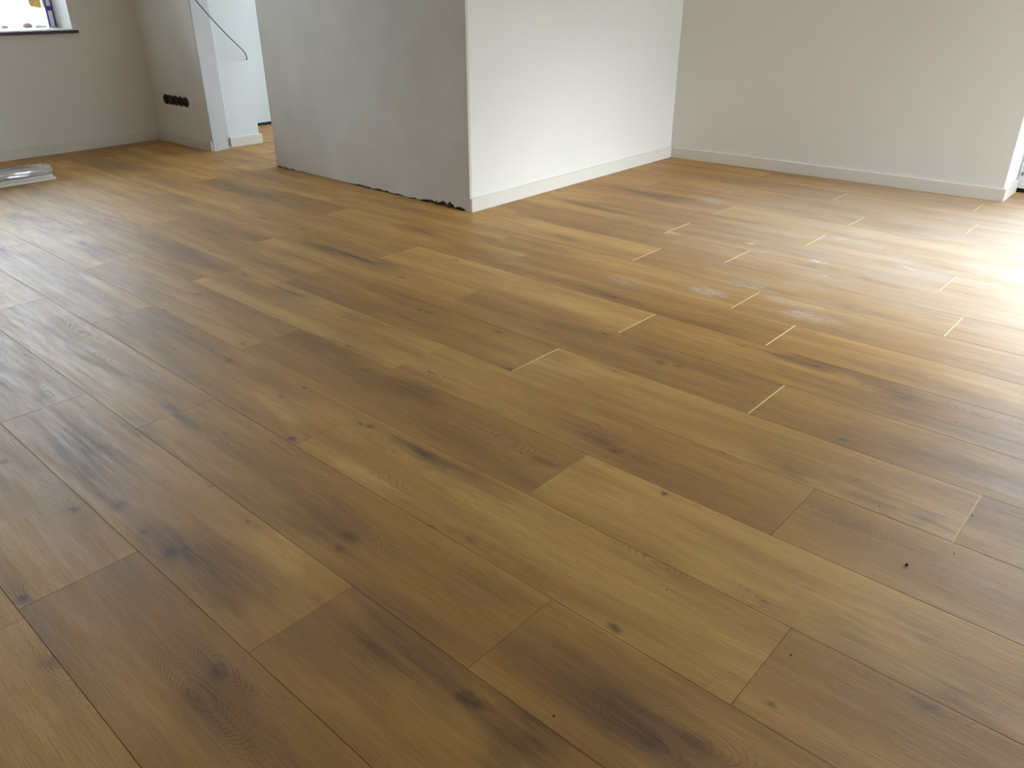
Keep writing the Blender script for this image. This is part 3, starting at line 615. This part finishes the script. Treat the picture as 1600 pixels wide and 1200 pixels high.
sill = link('window_sill', bm, [M_SILLTOP, M_SILL], parent=win1)
for p in sill.data.polygons:
    if p.normal.z < .6: p.material_index = 1

# outside the left window: pale ledge with pebbles, yellow card and its cord, pale yard wall
bm = bmesh.new(); box(bm, -6.95, XF - .065, .3, 2.6, .70, .792, .004)
ledge = link('trim_2', bm, M_CONC, kind='structure')
def pebble(name, x, y, r, m, label, sc=(1, 1, .7), seed=0):
    bm = bmesh.new(); bmesh.ops.create_icosphere(bm, subdivisions=3, radius=r)
    for v in bm.verts:
        v.co *= 1 + .22 * mnoise.noise(v.co / r * 1.3 + Vector((seed, 0, 0)))
        v.co = Vector((v.co.x * sc[0], v.co.y * sc[1], v.co.z * sc[2]))
    zmin = min(v.co.z for v in bm.verts)
    return link(name, bm, m, loc=(x, y, .792 - zmin), label=label, cat='pebble', smooth=True)
PX = -6.62
pebble('pebble', PX, 2.10, .018, M_STONE_G, 'leftmost small grey-green pebble outside the left window', (1, 1.3, .9), 1)
pebble('pebble', PX, 2.25, .022, M_STONE_B, 'brown pebble on the outer ledge of the left window', (1, 1.5, .9), 4)
pebble('pebble', PX, 2.325, .018, M_STONE_G, 'grey-green pebble right of the brown one outside the window', (1, 1.6, .7), 7)
pebble('pebble', PX, 2.385, .021, M_STONE_G, 'green-grey pebble nearest the right side of the window frame', (1, 1.9, .7), 11)

t = bpy.data.objects.new('yellow_card', None); C.objects.link(t); t.location = (-6.54, 2.36, .915)
t['label'] = 'yellow card hanging by a cord behind the left window'; t['category'] = 'card'
bm = bmesh.new()
for i, (yy, zz) in enumerate(((-.063, .11), (-.055, .02), (-.045, .012), (.02, .0), (.028, .01), (.03, .11))): pass
pl = [(-.10, .40), (-.092, .035), (-.085, .024), (.022, .0), (.03, .01), (.03, .40)]
a = [bm.verts.new((0, p[0], p[1])) for p in pl]; b = [bm.verts.new((-.006, p[0], p[1])) for p in pl]
bm.faces.new(a); bm.faces.new(b[::-1])
for i in range(6): bm.faces.new((a[i], a[(i + 1) % 6], b[(i + 1) % 6], b[i]))
link('card_sheet', bm, M_YELLOW, parent=t)
bm = bmesh.new(); tube(bm, [(-.003, -.008, .01), (-.003, -.004, -.05), (-.003, .008, -.125)], .0012, 6)
link('cord', bm, M_CABLE, parent=t)

bm = bmesh.new(); box(bm, -40, 40, -40, 40, -.4, -.15)
link('ground', bm, M_CONC, kind='structure')


# ---------------------------------------------------------------- sockets on the niche wall
ss = bpy.data.objects.new('socket_strip', None); C.objects.link(ss); ss.location = (-5.868, 2.868, .315)
ss['label'] = 'row of five black wall sockets without cover plates on the white niche wall'; ss['category'] = 'socket'
def socket_unit(x, square):
    o = []
    bm = bmesh.new()
    n = 28; R0, R1_, D0 = .0345, .0275, .008
    if square:
        box(bm, -.0335, .0335, -D0, 0, -.0335, .0335, .004)
    else:
        rings = []
        for (r, y) in ((R0, 0), (R0, -D0 + .0015), (R0 - .0015, -D0), (R1_, -D0), (R1_ - .001, -.002)):
            rings.append([bm.verts.new((r * math.cos(2 * math.pi * j / n), y, r * math.sin(2 * math.pi * j / n))) for j in range(n)])
        for a, b in zip(rings, rings[1:]):
            for j in range(n): bm.faces.new((a[j], a[(j + 1) % n], b[(j + 1) % n], b[j]))
        bm.faces.new(rings[-1])
    p = link('socket_insert', bm, M_BLACK, parent=ss, loc=(x, -.0005, 0))
    bm = bmesh.new()
    if square: box(bm, -.022, .022, -.0095, -.0075, -.022, .022, .001)
    else:
        for q in (-1, 1): bmesh.ops.create_cone(bm, segments=10, radius1=.0032, radius2=.0032, depth=.004, cap_ends=True, matrix=Matrix.Translation((q * .0095, -.004, 0)) @ Matrix.Rotation(math.pi / 2, 4, 'X'))
    link('contact', bm, M_CONTACT, parent=p)
for i in range(5): socket_unit((i - 2) * .0735, i == 1)

# ---------------------------------------------------------------- cable out of the pier end, rising out of the picture
bm = bmesh.new()
K_ = [(-5.504, 3.270, .590), (-5.495, 3.270, .592), (-5.478, 3.262, .606), (-5.462, 3.240, .640), (-5.452, 3.210, .668)]
Q0, Q1 = Vector((-5.452, 3.210, .668)), Vector((-5.40, 2.905, .925))
dirv = (Q1 - Q0)
for i in range(1, 8): K_.append(tuple(Q0 + dirv * i * .33 + Vector((.0015 * i * i, 0, .004 * i * i))))
tube(bm, K_, .0042, 10)
link('cable', bm, M_CABLE, label='thin grey cable rising diagonally from the white pier end by the hall', cat='cable', smooth=True)

# ---------------------------------------------------------------- film wrapped skirting pack on the floor at the left
b0 = bpy.data.objects.new('wrapped_skirting_pack', None); C.objects.link(b0)
e0_, e1_ = Vector((-5.321, 1.752, 0)), Vector((-5.262, .45, 0))
ang = math.atan2((e1_ - e0_).y, (e1_ - e0_).x)
b0.location = e0_; b0.rotation_euler = (0, 0, ang)
b0['label'] = 'pack of white skirting boards in shiny clear film lying by the left wall'; b0['category'] = 'skirting pack'
# local x runs along the pack away from its far end, local -y points to the wall
for i, (ya, yb, za, zb, xo) in enumerate(((-.095, -.002, .0005, .016, .0), (-.105, -.012, .017, .032, .012), (-.10, -.02, .033, .047, .02))):
    bm = bmesh.new(); box(bm, xo, 1.30, ya, yb, za, zb, .002)
    link('board', bm, M_SKIRT, parent=b0)
bm = bmesh.new(); NX, NA = 60, 26; rings = []
for i in range(NX + 1):
    s = i / NX; x = .008 + s * 1.29
    ring = []
    for j in range(NA):
        a = 2 * math.pi * j / NA
        c, sn = math.cos(a), math.sin(a)
        hx = .066 * (1 - .1 * math.exp(-s * 30)); hz = .034 + .004 * math.sin(s * 9)
        yy = -.072 + hx * math.copysign(abs(c) ** .6, c); zz = .052 + hz * math.copysign(abs(sn) ** .7, sn) * (1 if sn > 0 else .9)
        p = Vector((x, yy, zz)); nz = mnoise.noise(Vector((x * 6, yy * 30, zz * 40))) * .011 + abs(mnoise.noise(Vector((x * 5, yy * 55, zz * 55)))) * .012
        d = Vector((0, c, sn)); p += d * nz; p.z = max(p.z, .0335)
        ring.append(bm.verts.new(p))
    rings.append(ring)
for a, b in zip(rings, rings[1:]):
    for j in range(NA): bm.faces.new((a[j], a[(j + 1) % NA], b[(j + 1) % NA], b[j]))
link('film_wrap', bm, M_FILM, parent=b0, smooth=True)

# ---------------------------------------------------------------- glazed door in the reveal at the right
x0, x1, z0, z1 = DOOR
YD = 5.245
bm = bmesh.new(); box(bm, x0 + .003, x1, YD + .01, YD + .20, -.004, .022)
th = link('door_1', bm, M_BLACK, kind='structure')
bm = bmesh.new()
box(bm, x0 + .002, x0 + .06, YD, YD + .08, .024, z1, .002); box(bm, x1 - .06, x1, YD, YD + .08, .024, z1, .002); box(bm, x0 + .06, x1 - .06, YD, YD + .08, z1 - .06, z1, .002)
link('door_frame', bm, M_FRAME, parent=th)
xm = (x0 + x1) / 2
for (a, b) in ((x0 + .062, xm - .002), (xm + .002, x1 - .062)):
    bm = bmesh.new()
    box(bm, a, a + .085, YD + .012, YD + .075, .03, z1 - .062, .003); box(bm, b - .085, b, YD + .012, YD + .075, .03, z1 - .062, .003)
    box(bm, a + .085, b - .085, YD + .012, YD + .075, .03, .13, .003); box(bm, a + .085, b - .085, YD + .012, YD + .075, z1 - .15, z1 - .062, .003)
    lf = link('door_leaf', bm, M_FRAME, parent=th)
    bm = bmesh.new(); box(bm, a + .08, b - .08, YD + .04, YD + .046, .125, z1 - .145)
    link('pane', bm, M_GLASS, parent=lf)
bm = bmesh.new()
for zc in (.105,): bmesh.ops.create_cone(bm, segments=12, radius1=.005, radius2=.005, depth=.02, cap_ends=True, matrix=Matrix.Translation((x0 + .02, YD - .004, zc)))
link('hinge', bm, M_GREYM, parent=th)

# added_window_2 in the right hand wall, added_window_3 at the end of the hall, both unseen and added for light
def added_window(name, ax, fixed, u0, u1, z0, z1):
    def bx(bm, a, b, c, d, t0, t1):
        if ax == 'x': box(bm, fixed + t0, fixed + t1, a, b, c, d, .002)
        else: box(bm, a, b, fixed + t0, fixed + t1, c, d, .002)
    bm = bmesh.new(); um = (u0 + u1) / 2; f = .07
    for (a, b, c, d) in ((u0, u0 + f, z0, z1), (u1 - f, u1, z0, z1), (um - f / 2, um + f / 2, z0 + f, z1 - f), (u0 + f, u1 - f, z0, z0 + f), (u0 + f, u1 - f, z1 - f, z1)): bx(bm, a, b, c, d, 0, .07)
    o = link(name, bm, M_FRAME, kind='structure')
    for (a, b) in ((u0 + f, um - f / 2), (um + f / 2, u1 - f)):
        bm = bmesh.new(); bx(bm, a - .004, b + .004, z0 + f - .004, z1 - f + .004, .03, .036); link('pane', bm, M_GLASS, parent=o)
added_window('added_window_2', 'x', ROOM_XR + .18, *ADDED_WIN2)
added_window('added_window_3', 'y', 5.7, *ADDED_WINH)

# ---------------------------------------------------------------- dark crumbs on the floor
CR = [(-.232, 1.444, .0034, 'largest dark crumb on the floor, on the greyish plank at the right'),
      (-.1794, 1.711, .0018, 'dark crumb beside the short plank joint at the right edge of the floor'),
      (-.3436, 1.6125, .0013, 'tiny crumb beside the long seam above the largest crumb'),
      (-.1720, 1.546, .0013, 'tiny crumb just below the short plank joint at the right edge'),
      (-.3035, 1.0623, .0019, 'dark crumb just right of the plank joint in the lower right floor'),
      (-.5518, 1.0618, .0013, 'tiny crumb on the light plank in the lower middle of the floor'),
      (-.5303, .6904, .0016, 'dark crumb nearest the camera, on the brown plank at bottom middle'),
      (-.3243, 2.1366, .0014, 'dark speck in the bright window glare at the right edge of the floor')]
rr = random.Random(11)
for (x, y, r, lb) in CR:
    bm = bmesh.new(); bmesh.ops.create_icosphere(bm, subdivisions=2, radius=r)
    for v in bm.verts: v.co *= 1 + .3 * mnoise.noise(v.co / r + Vector((x * 9, y * 7, 0))); v.co.x *= 1.5; v.co.z *= .6
    zm = min(v.co.z for v in bm.verts)
    o = link('crumb', bm, M_BLACK, loc=(x, y, -zm), label=lb, cat='crumb', group='dark crumbs scattered on the floor')
    o.rotation_euler.z = rr.random() * 3
